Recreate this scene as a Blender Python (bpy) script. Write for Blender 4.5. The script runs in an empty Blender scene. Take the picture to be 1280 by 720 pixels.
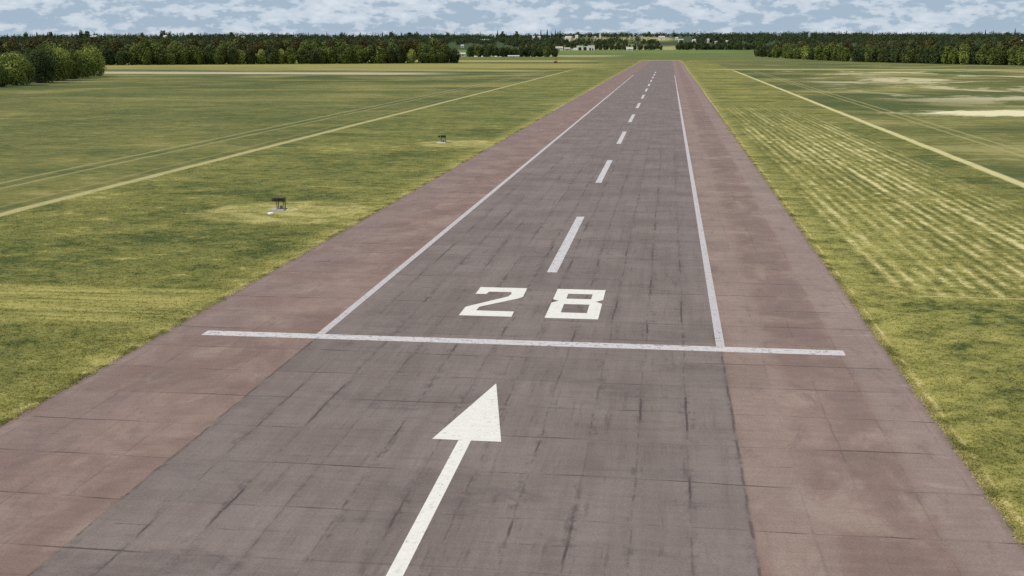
import bpy, math, random
import numpy as np
from mathutils import Vector, Matrix

random.seed(7)
rng = np.random.default_rng(11)
scene = bpy.context.scene
COL = scene.collection

# ------------------------------------------------------------------ camera solve
# runway runs along +Y, lens 18 m above it, at X = 0
F_PX, HCAM, VX, VY = 1481.0, 18.0, 837.0, 56.5
U_, V_ = VX - 640.0, 360.0 - VY
PITCH = math.atan2(V_, F_PX)
CP, SP = math.cos(PITCH), math.sin(PITCH)
YAW = math.atan2(U_, F_PX * CP + V_ * SP)


def ray(px, py):
    a, b = px - 640.0, 360.0 - py
    fwd, up = F_PX * CP + b * SP, -F_PX * SP + b * CP
    return (a * math.cos(YAW) - fwd * math.sin(YAW), a * math.sin(YAW) + fwd * math.cos(YAW), up)


PROF = [(-1000, 0), (1990, 0), (2300, 1.8), (2720, 7), (3100, 14), (3500, 24), (4000, 36.0), (4600, 48), (5200, 52), (6500, 46), (9500, 20)]


def terrain(x, y):
    x = np.asarray(x, dtype=float)
    y = np.asarray(y, dtype=float)
    z = np.interp(y + 0.10 * x, [p[0] for p in PROF], [p[1] for p in PROF])
    k = np.clip((y + 0.1 * x - 2600) / 1500, 0, 1)
    return z + k * (2.2 * np.sin(x * 0.0031 + 1.0) + 1.4 * np.sin(x * 0.0083 + y * 0.002))


def at(px, py):
    """the place on the ground seen at a point of the photograph (survey of the site)"""
    X, Y, Z = ray(px, py)
    if py > 66:
        t = -HCAM / Z
        return X * t, Y * t, 0.0
    t0 = 1200.0 / Y
    for k in range(6000):
        t = t0 + k * 2.0 / Y
        zz = HCAM + Z * t
        if zz <= float(terrain(X * t, Y * t)):
            return X * t, Y * t, float(terrain(X * t, Y * t))
    return X * t, Y * t, float(terrain(X * t, Y * t))


def px_at(px, dist):
    """ground point in the direction of column px at a given distance along the runway axis"""
    X, Y, Z = ray(px, 56.5)
    t = dist / Y
    return X * t, dist, float(terrain(X * t, dist))


# ------------------------------------------------------------------ mesh helpers
class MB:
    def __init__(self):
        self.v, self.f, self.m = [], [], []

    def face(self, pts, mat=0):
        i = len(self.v)
        self.v += [tuple(p) for p in pts]
        self.f.append(tuple(range(i, i + len(pts))))
        self.m.append(mat)

    def box(self, x0, x1, y0, y1, z0, z1, mat=0, inset=0.0):
        e = inset
        p = [(x0, y0, z0), (x1, y0, z0), (x1, y1, z0), (x0, y1, z0),
             (x0 + e, y0 + e, z1), (x1 - e, y0 + e, z1), (x1 - e, y1 - e, z1), (x0 + e, y1 - e, z1)]
        i = len(self.v)
        self.v += p
        for q in ((3, 2, 1, 0), (4, 5, 6, 7), (0, 1, 5, 4), (1, 2, 6, 5), (2, 3, 7, 6), (3, 0, 4, 7)):
            self.f.append(tuple(i + k for k in q))
            self.m.append(mat)

    def tube(self, pts, radii, n=8, mat=0, cap=True):
        rings = []
        for k, p in enumerate(pts):
            p = Vector(p)
            a = Vector(pts[max(k - 1, 0)])
            b = Vector(pts[min(k + 1, len(pts) - 1)])
            d = (b - a).normalized()
            u = d.cross(Vector((0.13, 0.99, 0.05)))
            if u.length < 1e-3:
                u = d.cross(Vector((1, 0, 0)))
            u.normalize()
            w = d.cross(u)
            r0 = len(self.v)
            for j in range(n):
                t = 2 * math.pi * j / n
                self.v.append(tuple(p + (u * math.cos(t) + w * math.sin(t)) * radii[k]))
            rings.append(r0)
        for k in range(len(rings) - 1):
            for j in range(n):
                self.f.append((rings[k] + j, rings[k] + (j + 1) % n, rings[k + 1] + (j + 1) % n, rings[k + 1] + j))
                self.m.append(mat)
        if cap:
            self.f.append(tuple(rings[0] + j for j in range(n))[::-1])
            self.m.append(mat)
            self.f.append(tuple(rings[-1] + j for j in range(n)))
            self.m.append(mat)

    def mesh(self, name, mats):
        me = bpy.data.meshes.new(name)
        me.from_pydata(self.v, [], self.f)
        for m in (mats if isinstance(mats, (list, tuple)) else [mats]):
            me.materials.append(m)
        me.polygons.foreach_set("material_index", self.m)
        me.update()
        return me

    def build(self, name, mats, parent=None):
        return link(name, self.mesh(name, mats), parent)


def link(name, data, parent=None):
    o = bpy.data.objects.new(name, data)
    COL.objects.link(o)
    if parent is not None:
        o.parent = parent
    return o


def empty(name, loc=(0, 0, 0), rz=0.0):
    o = link(name, None)
    o.empty_display_size = 0.5
    o.location = loc
    o.rotation_euler = (0, 0, rz)
    return o


def tag(o, label=None, cat=None, group=None, kind=None):
    for k, v in (("label", label), ("category", cat), ("group", group), ("kind", kind)):
        if v:
            o[k] = v
    return o


def copy_tree(o, parent=None):
    c = o.copy()
    COL.objects.link(c)
    c.parent = parent
    for ch in list(o.children):
        copy_tree(ch, c)
    return c


def quads_mesh(name, verts, tint, mats, mat_idx=None):
    """verts (n,4,3) -> mesh of loose quads with a per-face tint attribute"""
    n = len(verts)
    me = bpy.data.meshes.new(name)
    me.vertices.add(n * 4)
    me.loops.add(n * 4)
    me.polygons.add(n)
    me.vertices.foreach_set("co", np.ascontiguousarray(verts, dtype=np.float32).ravel())
    me.loops.foreach_set("vertex_index", np.arange(n * 4, dtype=np.int32))
    me.polygons.foreach_set("loop_start", np.arange(0, n * 4, 4, dtype=np.int32))
    me.polygons.foreach_set("loop_total", np.full(n, 4, dtype=np.int32))
    for m in mats:
        me.materials.append(m)
    a = me.attributes.new("tint", 'FLOAT', 'FACE')
    a.data.foreach_set("value", np.asarray(tint, dtype=np.float32))
    if mat_idx is not None:
        me.polygons.foreach_set("material_index", np.asarray(mat_idx, dtype=np.int32))
    me.update(calc_edges=True)
    return me


# ------------------------------------------------------------------ node helpers
class NT:
    def __init__(self, nt):
        self.nt = nt

    def new(self, t):
        return self.nt.nodes.new(t)

    def put(self, sock, val):
        if isinstance(val, S):
            self.nt.links.new(val.s, sock)
        elif isinstance(val, (tuple, list)) and len(val) == 3 and sock.type == 'RGBA':
            sock.default_value = (*val, 1)
        else:
            sock.default_value = val

    def math(self, op, a, b=0.0, c=None):
        n = self.new('ShaderNodeMath')
        n.operation = op
        self.put(n.inputs[0], a)
        self.put(n.inputs[1], b)
        if c is not None:
            self.put(n.inputs[2], c)
        return S(self, n.outputs[0])

    def vec(self, x, y, z=0.0):
        n = self.new('ShaderNodeCombineXYZ')
        for i, q in enumerate((x, y, z)):
            self.put(n.inputs[i], q)
        return S(self, n.outputs[0])

    def sep(self, v):
        n = self.new('ShaderNodeSeparateXYZ')
        self.put(n.inputs[0], v)
        return [S(self, n.outputs[i]) for i in range(3)]

    def noise(self, v, scale=1.0, detail=2.0, rough=0.5, dist=0.0):
        n = self.new('ShaderNodeTexNoise')
        self.put(n.inputs['Vector'], v)
        n.inputs['Scale'].default_value = scale
        n.inputs['Detail'].default_value = detail
        n.inputs['Roughness'].default_value = rough
        n.inputs['Distortion'].default_value = dist
        return S(self, n.outputs[0])

    def white(self, v):
        n = self.new('ShaderNodeTexWhiteNoise')
        n.noise_dimensions = '2D'
        self.put(n.inputs['Vector'], v)
        return S(self, n.outputs['Value'])

    def step(self, x, lo, hi, o0=0.0, o1=1.0):
        n = self.new('ShaderNodeMapRange')
        n.interpolation_type = 'SMOOTHSTEP'
        self.put(n.inputs[0], x)
        for i, q in enumerate((lo, hi, o0, o1)):
            self.put(n.inputs[1 + i], q)
        return S(self, n.outputs[0])

    def mix(self, fac, a, b):
        n = self.new('ShaderNodeMix')
        n.data_type = 'RGBA'
        self.put(n.inputs[0], fac)
        self.put(n.inputs[6], a)
        self.put(n.inputs[7], b)
        return S(self, n.outputs[2])

    def scale(self, col, k):
        n = self.new('ShaderNodeVectorMath')
        n.operation = 'SCALE'
        self.put(n.inputs[0], col)
        self.put(n.inputs[3], k)
        return S(self, n.outputs[0])

    def pos(self):
        return S(self, self.new('ShaderNodeNewGeometry').outputs['Position'])

    def band(self, x, c, half, soft):
        """1 inside |x-c|<half, fading over soft"""
        d = self.math('ABSOLUTE', x - c)
        return self.step(d, half + soft, half)


class S:
    def __init__(self, T, s):
        self.T, self.s = T, s

    def __add__(self, o): return self.T.math('ADD', self, o)
    def __radd__(self, o): return self.T.math('ADD', o, self)
    def __sub__(self, o): return self.T.math('SUBTRACT', self, o)
    def __rsub__(self, o): return self.T.math('SUBTRACT', o, self)
    def __mul__(self, o): return self.T.math('MULTIPLY', self, o)
    def __rmul__(self, o): return self.T.math('MULTIPLY', o, self)
    def __truediv__(self, o): return self.T.math('DIVIDE', self, o)


def new_mat(name):
    m = bpy.data.materials.new(name)
    m.use_nodes = True
    return m, NT(m.node_tree), m.node_tree.nodes['Principled BSDF']


def lin(r, g, b, k=1.0):
    f = lambda c: k * (c / 12.92 if c <= 0.04045 else ((c + 0.055) / 1.055) ** 2.4)
    return (f(r / 255), f(g / 255), f(b / 255))


def plain(name, col, rough=0.7, metal=0.0, vary=0.12, nscale=3.0):
    m, T, b = new_mat(name)
    tc = T.new('ShaderNodeTexCoord')
    n = T.noise(S(T, tc.outputs['Object']), nscale, 4.0, 0.6)
    T.put(b.inputs['Base Color'], T.scale(T.mix(0.0, col, col), T.step(n, 0.25, 0.75, 1 - vary, 1 + vary)))
    b.inputs['Roughness'].default_value = rough
    b.inputs['Metallic'].default_value = metal
    return m


# ------------------------------------------------------------------ grass colour of the whole airfield
GREEN_D = lin(79, 88, 46)
GREEN_M = lin(106, 108, 58)
OLIVE = lin(126, 123, 66)
YELLOW = lin(166, 157, 92)
STRAW = lin(200, 188, 134)
FIELD_D = lin(84, 96, 58)
FIELD_M = lin(102, 106, 62)


def grass_colour(T):
    X, Y, Z = T.sep(T.pos())
    P = T.vec(X, Y, 0.0)
    n_big = T.noise(P, 0.018, 3.0, 0.55)
    n_mid = T.noise(P, 0.13, 4.0, 0.62, 0.6)
    n_sml = T.noise(T.vec(X * 0.30, Y * 0.36, 0.0), 1.0, 4.0, 0.66, 0.4)
    n_fine = T.noise(P, 2.6, 3.0, 0.7)
    n_wob = T.noise(P, 0.22, 3.0, 0.6) - 0.5
    n_wob2 = T.noise(P, 0.05, 3.0, 0.6) - 0.5
    # streaks of mowing and drought lying across the runway direction
    n_str = T.noise(T.vec(X * 0.018 - Y * 0.006, Y * 0.050, 3.0), 1.0, 4.0, 0.62)
    n_str2 = T.noise(T.vec(X * 0.06, Y * 0.30, 9.0), 1.0, 4.0, 0.6)

    # airfield strip
    n_pat = T.noise(T.vec(X * 0.045, Y * 0.07, 1.0), 1.0, 4.0, 0.6, 0.4)
    n_b = T.noise(T.vec(X * 0.75, Y * 0.95, 5.0), 1.0, 4.0, 0.7)
    v = n_pat * 0.36 + n_mid * 0.24 + n_sml * 0.32 + n_big * 0.18 + n_b * 0.34 + n_fine * 0.12 - 0.28
    c = T.mix(T.step(v, 0.405, 0.535), GREEN_D, T.mix(0.55, GREEN_M, OLIVE))
    c = T.mix(T.step(v, 0.535, 0.66) * 0.85, c, YELLOW)
    tuft = n_sml * 0.42 + n_mid * 0.18 + n_b * 0.28 + n_fine * 0.12
    c = T.mix(T.step(tuft, 0.55, 0.65) * 0.75, c, lin(176, 166, 104))
    c = T.mix(T.step(tuft, 0.455, 0.36) * 0.7, c, lin(70, 76, 44))
    # the strip right of the runway, and both sides far off, are drier
    dry = T.step(Y, 230.0, 600.0) * T.step(n_str * 0.6 + n_pat * 0.4, 0.40, 0.60) * T.step(X, -60.0, 10.0, 0.65, 1.0)
    c = T.mix(dry * 0.6, c, T.mix(T.step(n_mid, 0.35, 0.65), OLIVE, lin(164, 155, 88)))
    c = T.mix(T.step(n_str2, 0.54, 0.40) * T.step(Y, 150.0, 400.0) * T.step(X, 0.0, -30.0) * 0.5, c, lin(82, 94, 52))

    # cut hay rows right of the runway
    rowx = X + (n_wob * 0.08) + n_wob2 * 0.2 + (Y * 0.018)
    wave = T.math('SINE', rowx * (2 * math.pi / 1.36))
    wave2 = T.math('SINE', rowx * (2 * math.pi / 4.9) + 1.0)
    n_row = T.noise(T.vec(X * 0.95 + Y * 0.017, Y * 0.17, 6.0), 1.0, 4.0, 0.68)
    amp = T.step(T.noise(P, 0.09, 2.0, 0.5), 0.35, 0.65, 0.25, 0.75)
    rrow = T.white(T.vec(T.math('FLOOR', rowx / 1.36 + 0.25), T.math('FLOOR', Y / 47.0 + n_wob * 2.0))) - 0.5
    rowv = wave * amp * 0.9 + rrow * 0.9 + wave2 * 0.10 + (n_row - 0.5) * 3.0 + (n_mid - 0.5) * 1.2 + (n_b - 0.5) * 3.4 + (n_fine - 0.5) * 1.6
    rc = T.mix(T.step(rowv, -0.85, -0.05), lin(92, 96, 52), OLIVE)
    rc = T.mix(T.step(rowv, -0.10, 0.70), rc, lin(164, 155, 96))
    rc = T.mix(T.step(rowv, 0.60, 1.25), rc, lin(206, 196, 146))
    rows = T.step(X + n_wob * 2.0, 15.5, 17.5) * T.step(X + n_wob2 * 8.0, 43.0, 33.0) * T.step(Y + n_wob * 0.8, 87.4, 88.2) * T.step(Y + n_wob2 * 60.0, 420.0, 220.0)
    c = T.mix(rows * 0.92, c, rc)
    cutline = T.band(Y + n_wob * 0.6, 87.9, 0.12, 0.16) * T.step(X, 17.0, 20.0) * T.step(X, 46.0, 44.0)
    c = T.mix(cutline * 0.6, c, STRAW)

    # mown band left of the threshold
    n_bs = T.noise(T.vec(X * 0.10, Y * 1.1, 2.0), 1.0, 4.0, 0.6)
    bandL = T.step(Y + n_wob * 1.0, 71.0, 72.6) * T.step(Y + n_wob * 0.8, 84.0, 83.0) * T.step(X + n_wob * 3, -32.0, -35.0) * T.step(X, -85.0, -70.0)
    bc = T.mix(T.step(n_bs, 0.34, 0.62), T.mix(0.5, GREEN_M, OLIVE), YELLOW)
    bc = T.mix(T.step(n_bs, 0.60, 0.78), bc, T.mix(0.5, YELLOW, STRAW))
    c = T.mix(bandL * 0.85, c, bc)

    # trampled discs round the light units
    for cx, cy, rx, ry in ((-40.8, 125.5, 10.2, 9.4), (-38.0, 219.0, 9.0, 9.0)):
        dx, dy = (X - cx) / rx, (Y - cy) / ry
        d = T.math('SQRT', dx * dx + dy * dy) + n_wob * 0.25
        dc = T.mix(T.step(n_sml, 0.35, 0.65), OLIVE, T.mix(0.3, YELLOW, STRAW))
        c = T.mix(T.step(d, 1.08, 0.80) * 0.92, c, dc)

    # verge: yellow edge, bleached hem against the pavement
    eL, eR = (-31.7 - X), (X - 13.6)
    e = T.math('MAXIMUM', eL, eR)
    hem = T.step(e + n_wob * 1.2, 3.4, 0.2)
    c = T.mix(hem * 0.7, c, T.mix(T.step(n_sml, 0.35, 0.65), OLIVE, YELLOW))
    c = T.mix(T.step(e + n_wob * 1.3 + (n_fine - 0.5) * 0.8, 0.55, 0.10) * T.step(n_sml, 0.40, 0.60, 0.05, 0.7), c, STRAW)

    # the verge right of the pavement is sunburnt, with a pale line of dead grass along the edge
    c = T.mix(T.band(X + n_wob * 3.0, 17.5, 4.0, 6.0) * T.step(Y, 200.0, 110.0) * T.step(n_sml * 0.6 + n_b * 0.4, 0.40, 0.60) * 0.5, c, lin(164, 158, 90))
    c = T.mix(T.band(X - 13.75 + n_wob * 0.4, 0.10, 0.06, 0.14) * T.step(n_sml, 0.42, 0.58, 0.0, 0.6), c, STRAW)

    # crop fields outside the strip
    n_swp = T.noise(T.vec(X * 0.012 + Y * 0.004, Y * 0.015 - X * 0.003, 12.0), 1.0, 5.0, 0.66, 0.6)
    f = n_swp * 0.70 + n_big * 0.26 + n_str2 * 0.22 + n_sml * 0.20 + n_b * 0.14 + n_fine * 0.06 - 0.29
    fl = T.mix(T.step(f, 0.40, 0.54), lin(78, 88, 50), lin(102, 105, 58))
    fl = T.mix(T.step(f, 0.50, 0.62) * T.step(Y, 150.0, 330.0, 0.12, 0.85), fl, lin(142, 132, 80))
    nearf = T.step(Y, 560.0, 240.0) * 0.7
    fl = T.mix(nearf, fl, T.mix(T.step(v, 0.41, 0.56), lin(80, 89, 49), lin(118, 115, 64)))
    fl = T.mix(T.step(v, 0.55, 0.66) * nearf, fl, lin(150, 140, 84))
    fl = T.mix(T.step(tuft, 0.54, 0.66) * T.step(Y, 520.0, 260.0) * 0.75, fl, lin(152, 143, 86))
    fl = T.mix(T.step(tuft, 0.46, 0.36) * T.step(Y, 520.0, 260.0) * 0.75, fl, lin(72, 82, 46))
    fr = T.mix(T.step(f, 0.42, 0.55), lin(80, 89, 50), lin(108, 108, 60))
    fr = T.mix(T.step(f, 0.52, 0.62) * 0.85, fr, lin(150, 143, 90))
    pale = T.step(Y + X * 0.5, 380.0, 520.0) * T.step(X + n_wob2 * 30, 66.0, 84.0) * T.step(Y, 1050.0, 800.0)
    n_ps = T.noise(T.vec(X * 0.020, Y * 0.013, 5.0), 1.0, 5.0, 0.66, 0.8)
    fr = T.mix(pale * T.step(n_ps, 0.51, 0.62) * 0.9, fr, lin(190, 180, 140))
    dxp, dyp = (X - 92.0) / 26.0, (Y - 338.0 - (X - 92.0) * 0.15) / 17.0
    dp = T.math('SQRT', dxp * dxp + dyp * dyp) + n_wob2 * 1.2 + (n_swp - 0.5) * 1.6 + (n_sml - 0.5) * 1.3 + (n_mid - 0.5) * 1.2
    fr = T.mix(T.step(dp, 1.25, 0.65) * 0.9, fr, lin(224, 214, 172))
    c = T.mix(T.step(X + n_wob * 0.6, -71.6, -72.2), c, fl)
    c = T.mix(T.step(X + n_wob * 0.6, 46.3, 46.9), c, fr)

    # field paths and tramlines, parallel to the runway
    track = lin(174, 165, 116)
    lim = T.step(Y, 960.0, 820.0)
    for x0, half, soft, k, colr in ((-71.5, 0.55, 0.5, 0.88, track), (-73.6, 0.2, 0.4, 0.28, lin(78, 78, 50)), (-75.0, 0.2, 0.3, 0.35, lin(150, 140, 96)),
                                    (46.6, 0.45, 0.7, 0.9, lin(200, 190, 136)),
                                    (-84.6, 0.24, 0.4, 0.48, lin(158, 152, 108)), (-88.0, 0.24, 0.4, 0.55, lin(158, 152, 108)), (-86.0, 0.3, 0.6, 0.38, lin(76, 82, 52)),
                                    (58.4, 0.25, 0.35, 0.6, lin(160, 152, 104)), (61.4, 0.25, 0.35, 0.6, lin(160, 152, 104)),
                                    (-30.9, 0.1, 0.1, 0.0, track)):
        if k:
            c = T.mix(T.band(X + n_wob * 0.5 + n_wob2 * 0.7, x0, half, soft) * lim * k * T.step(n_mid, 0.2, 0.45, 0.55, 1.0), c, colr)

    # far cross tracks and strips
    def strip(c, y0, half, soft, x_lo, x_hi, colr, k, slope=0.0):
        m = T.band(Y + X * slope + n_wob2 * soft, y0, half, soft) * T.step(X, x_lo, x_lo + 40.0) * T.step(X, x_hi, x_hi - 60.0)
        return T.mix(m * k, c, colr)
    c = strip(c, 764.0, 20.0, 14.0, -3000.0, -120.0, lin(182, 171, 142), 0.9)
    c = strip(c, 830.0, 20.0, 25.0, -300.0, -60.0, lin(170, 158, 100), 0.6, 0.25)
    c = strip(c, 905.0, 25.0, 30.0, -3000.0, -140.0, lin(146, 138, 86), 0.7)
    c = strip(c, 935.0, 14.0, 12.0, 12.0, 3000.0, lin(172, 162, 96), 0.8)
    c = strip(c, 1075.0, 90.0, 60.0, -3000.0, -33.0, lin(160, 150, 84), 0.65)
    c = strip(c, 1300.0, 60.0, 40.0, 13.0, 3000.0, FIELD_M, 0.7)
    c = strip(c, 1390.0, 45.0, 30.0, -600.0, -60.0, lin(176, 162, 100), 0.75)
    # green meadow past the far end
    far = T.step(Y + n_wob2 * 60.0, 1470.0, 1540.0)
    fm = T.mix(T.step(n_str, 0.35, 0.65), lin(84, 98, 54), lin(112, 118, 66))
    c = T.mix(far, c, fm)
    c = strip(c, 2010.0, 110.0, 60.0, -330.0, -60.0, lin(158, 152, 104), 0.8)
    c = strip(c, 2560.0, 150.0, 60.0, -2000.0, 160.0, lin(104, 122, 66), 0.8)
    # the hill: woodland floor, with open parcels straight ahead and far to the left
    hn = T.noise(T.vec(X * 0.004, Y * 0.0016, 4.0), 1.0, 2.0, 0.5)
    openp = T.math('MAXIMUM', T.band(X + (Y - 4000.0) * 0.04, -200.0, 190.0, 40.0), T.band(X, -2070.0, 130.0, 60.0))
    hc = T.mix(openp * T.step(hn, 0.38, 0.48), lin(66, 78, 48), T.mix(T.step(hn, 0.45, 0.6), lin(104, 112, 64), lin(154, 148, 104)))
    c = T.mix(T.step(Y + X * 0.1, 2720.0, 2760.0), c, hc)
    return c, n_sml, n_fine


def grass_material(name, blades=False):
    m, T, b = new_mat(name)
    c, ns, nf = grass_colour(T)
    if blades:
        r = S(T, T.new('ShaderNodeNewGeometry').outputs['Random Per Island'])
        c = T.scale(c, T.step(r, 0.0, 1.0, 1.15, 1.6))
        tr = T.new('ShaderNodeBsdfTranslucent')
        T.put(tr.inputs[0], c)
        ms = T.new('ShaderNodeMixShader')
        ms.inputs[0].default_value = 0.5
        T.nt.links.new(b.outputs[0], ms.inputs[1])
        T.nt.links.new(tr.outputs[0], ms.inputs[2])
        T.nt.links.new(ms.outputs[0], T.nt.nodes['Material Output'].inputs[0])
    T.put(b.inputs['Base Color'], c)
    b.inputs['Roughness'].default_value = 0.95
    b.inputs['Specular IOR Level'].default_value = 0.08
    if not blades:
        bp = T.new('ShaderNodeBump')
        bp.inputs['Strength'].default_value = 0.5
        bp.inputs['Distance'].default_value = 0.25
        T.put(bp.inputs['Height'], ns * 0.7 + nf * 0.3)
        T.nt.links.new(bp.outputs[0], b.inputs['Normal'])
    return m


M_GRASS = grass_material("field_grass")
M_BLADE = grass_material("verge_grass", True)

# ------------------------------------------------------------------ ground
ys = np.concatenate([np.arange(-400, 2000, 100), np.arange(2000, 5400, 40), np.arange(5400, 9600, 150)])
xs = np.concatenate([np.arange(-7000, -2400, 200), np.arange(-2400, 2600, 50), np.arange(2600, 7001, 200)])
GX, GY = np.meshgrid(xs, ys)
GZ = terrain(GX, GY)
nx, ny = len(xs), len(ys)
me = bpy.data.meshes.new("ground")
idx = np.arange(nx * ny).reshape(ny, nx)
fc = np.stack([idx[:-1, :-1], idx[:-1, 1:], idx[1:, 1:], idx[1:, :-1]], -1).reshape(-1, 4)
me.from_pydata(np.stack([GX, GY, GZ], -1).reshape(-1, 3).tolist(), [], fc.tolist())
me.materials.append(M_GRASS)
me.polygons.foreach_set("use_smooth", np.ones(len(fc), dtype=bool))
me.update()
tag(link("ground", me), "flat grass airfield and crop fields rising to a low wooded hill", None, None, "structure")

# ------------------------------------------------------------------ runway
def pavement_colour(T):
    X, Y, Z = T.sep(T.pos())
    P = T.vec(X, Y, 0.0)
    wob = T.noise(P, 0.35, 3.0, 0.6) - 0.5
    wob2 = T.noise(P, 0.06, 3.0, 0.6) - 0.5
    n1 = T.noise(P, 0.16, 4.0, 0.6)
    n2 = T.noise(P, 1.3, 4.0, 0.68)
    grain = T.noise(P, 9.0, 3.0, 0.7)
    lane = T.noise(T.vec(X * 1.0, Y * 0.055, 4.0), 1.0, 5.0, 0.66)      # streaks along the runway
    rake = T.noise(T.vec(X * 0.16, Y * 2.2, 1.0), 1.0, 4.0, 0.62)       # brushed marks across it
    inner = T.step(X + wob * 0.25, -21.62, -21.38) * T.step(X + wob * 0.25, 3.72, 3.48)
    main = lin(126, 114, 108)
    main2 = lin(114, 102, 96)
    shl = lin(140, 119, 108)
    shl2 = lin(124.5, 103, 93.5)
    cm = T.mix(T.step(n1 * 0.5 + lane * 0.5, 0.38, 0.62), main2, main)
    n_sh = T.noise(T.vec(X * 0.30, Y * 0.16, 31.0), 1.0, 5.0, 0.66, 0.5)
    cs = T.mix(T.step(n1 * 0.4 + n_sh * 0.6, 0.40, 0.60), shl2, shl)
    cs = T.mix(T.step(n_sh, 0.57, 0.68) * 0.5, cs, lin(150, 133, 121))
    # right shoulder: pale lane, brown lane, pale pink rim with wash marks
    lx = X + wob2 * 2.2 + wob * 0.3
    cs = T.mix(T.band(lx, 5.2, 0.8, 1.0) * 0.45, cs, lin(147, 130, 119))
    cs = T.mix(T.band(lx, 8.6, 0.9, 1.3) * T.step(n_sh, 0.62, 0.40) * 0.55, cs, lin(122, 104, 97))
    cs = T.mix(T.step(lx, 10.1, 10.9) * 0.55, cs, lin(146, 129, 121))
    wash = T.noise(T.vec(X * 0.28, Y * 0.75, 7.0), 1.0, 3.0, 0.6)
    cs = T.mix(T.step(X, 9.5, 11.5) * T.step(wash, 0.60, 0.72) * 0.6, cs, lin(162, 146, 138))
    cs = T.mix(T.step(X, -25.5, -28.5) * T.step(n1, 0.3, 0.6) * 0.5, cs, lin(128, 111, 107))
    stain = T.step(T.noise(T.vec(X * 0.55, Y * 0.22, 51.0), 1.0, 5.0, 0.68, 0.6), 0.53, 0.66)
    cs = T.mix(stain * 0.35, cs, lin(104, 90, 84))
    # dark dirty rim on both sides
    e = T.math('MINIMUM', X + 31.7, 13.6 - X)
    cs = T.mix(T.step(e + wob * 0.3, 0.75, 0.2) * 0.5, cs, lin(104, 88, 84))
    # far down the runway the shoulders turn redder
    cs = T.mix(T.step(Y, 120.0, 420.0) * 0.35, cs, lin(132, 106, 101))
    c = T.mix(inner, cs, cm)
    # slabs: each a slightly different grey
    fx = T.math('FLOOR', (X + 21.5) / 4.56)
    fy = T.math('FLOOR', (Y - 38.05) / 4.82 + T.math('FLOOR', fx * 0.5) * 0.0)
    c = T.scale(c, T.step(T.white(T.vec(fx, fy)), 0.0, 1.0, 0.935, 1.045))
    # joints across and along: hairlines that open and close irregularly
    wobf = T.noise(P, 1.6, 3.0, 0.65) - 0.5
    gate = T.noise(P, 0.55, 3.0, 0.6, 0.8)
    gate2 = T.noise(T.vec(X * 0.17, Y * 0.9, 11.0), 1.0, 3.0, 0.6)
    gate3 = T.noise(T.vec(X * 0.9, Y * 0.13, 15.0), 1.0, 3.0, 0.6)
    jy = (Y - 38.05 + wob2 * 1.2 + wob * 0.10 + wobf * 0.05 + X * 0.004) / 4.82
    dj = T.math('ABSOLUTE', T.math('FRACT', jy + 0.5) - 0.5) * 4.82
    wy = T.step(gate2, 0.42, 0.70, 0.0, 1.0)
    mj = T.step(dj, 0.10, 0.02) * T.step(gate2 * 0.8 + gate * 0.2, 0.47, 0.58) 
    mj2 = T.step(dj, 0.07, 0.02) * T.step(gate3 * 0.6 + gate * 0.4, 0.42, 0.58) * 0.50
    # the halving joint, seldom seen
    dh = T.math('ABSOLUTE', T.math('FRACT', jy) - 0.5) * 4.82
    mh = T.step(dh, 0.07, 0.02) * T.step(gate2 * 0.5 + gate * 0.5, 0.54, 0.64) * 0.7
    jx = (X + 21.5 + wob2 * 0.5 + wob * 0.14 + wobf * 0.06) / 2.28
    djx = T.math('ABSOLUTE', T.math('FRACT', jx + 0.5) - 0.5) * 2.28
    mjx = T.step(djx, 0.09, 0.02) * T.step(gate3 * 0.75 + gate * 0.25, 0.50, 0.60)
    mjx2 = T.step(djx, 0.07, 0.02) * T.step(gate2 * 0.6 + gate * 0.4, 0.43, 0.58) * 0.45
    # ragged dark fringe along the lengthwise joints
    fray = T.step(djx + (gate - 0.5) * 1.4, 0.34, 0.02) * T.step(n2, 0.42, 0.60) * T.step(gate3, 0.38, 0.58)
    seam = T.step(T.math('ABSOLUTE', X + 21.5 + wob * 0.25 + wobf * 0.1), 0.10, 0.02) + T.step(T.math('ABSOLUTE', X - 3.55 + wob * 0.25 + wobf * 0.1), 0.10, 0.02)
    lng = T.math('MAXIMUM', mjx, mjx2) * (inner * 0.70 + 0.30)
    crk = T.math('MAXIMUM', T.math('MAXIMUM', mj, T.math('MAXIMUM', mj2, mh)), T.math('MAXIMUM', lng, seam * T.step(gate, 0.35, 0.6) * 0.8))
    near = T.step(Y, 320.0, 90.0, 0.22, 1.0)
    c = T.mix(crk * 0.72 * near, c, lin(58, 50, 48))
    c = T.mix(fray * inner * 0.44 * near, c, lin(74, 66, 64))
    # rubber, sealing runs and blotches on the dark lane
    run = T.step(lane, 0.57, 0.72) * T.step(n2, 0.40, 0.62) * inner
    c = T.mix(run * 0.50, c, lin(84, 76, 74))
    blot = T.step(n2 * 0.7 + wob2 * 0.5 + wob * 0.3, 0.55, 0.72)
    c = T.mix(blot * 0.40 * (inner * 0.75 + 0.25), c, lin(84, 75, 73))
    strk = T.noise(T.vec(X * 2.6, Y * 0.17, 27.0), 1.0, 4.0, 0.66)
    core = T.step(Y, 150.0, 95.0, 0.45, 1.0) * T.band(X + wob2 * 4.0, -7.0, 7.5, 6.0)
    c = T.mix(T.step(strk * 0.7 + n2 * 0.3, 0.53, 0.66) * core * 0.38, c, lin(70, 62, 60))
    patch = T.step(T.noise(T.vec(X * 0.20, Y * 0.34, 41.0), 1.0, 4.0, 0.62, 0.7), 0.54, 0.66)
    c = T.mix(patch * inner * T.step(n2, 0.30, 0.6) * 0.36, c, lin(88, 79, 77))
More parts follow.
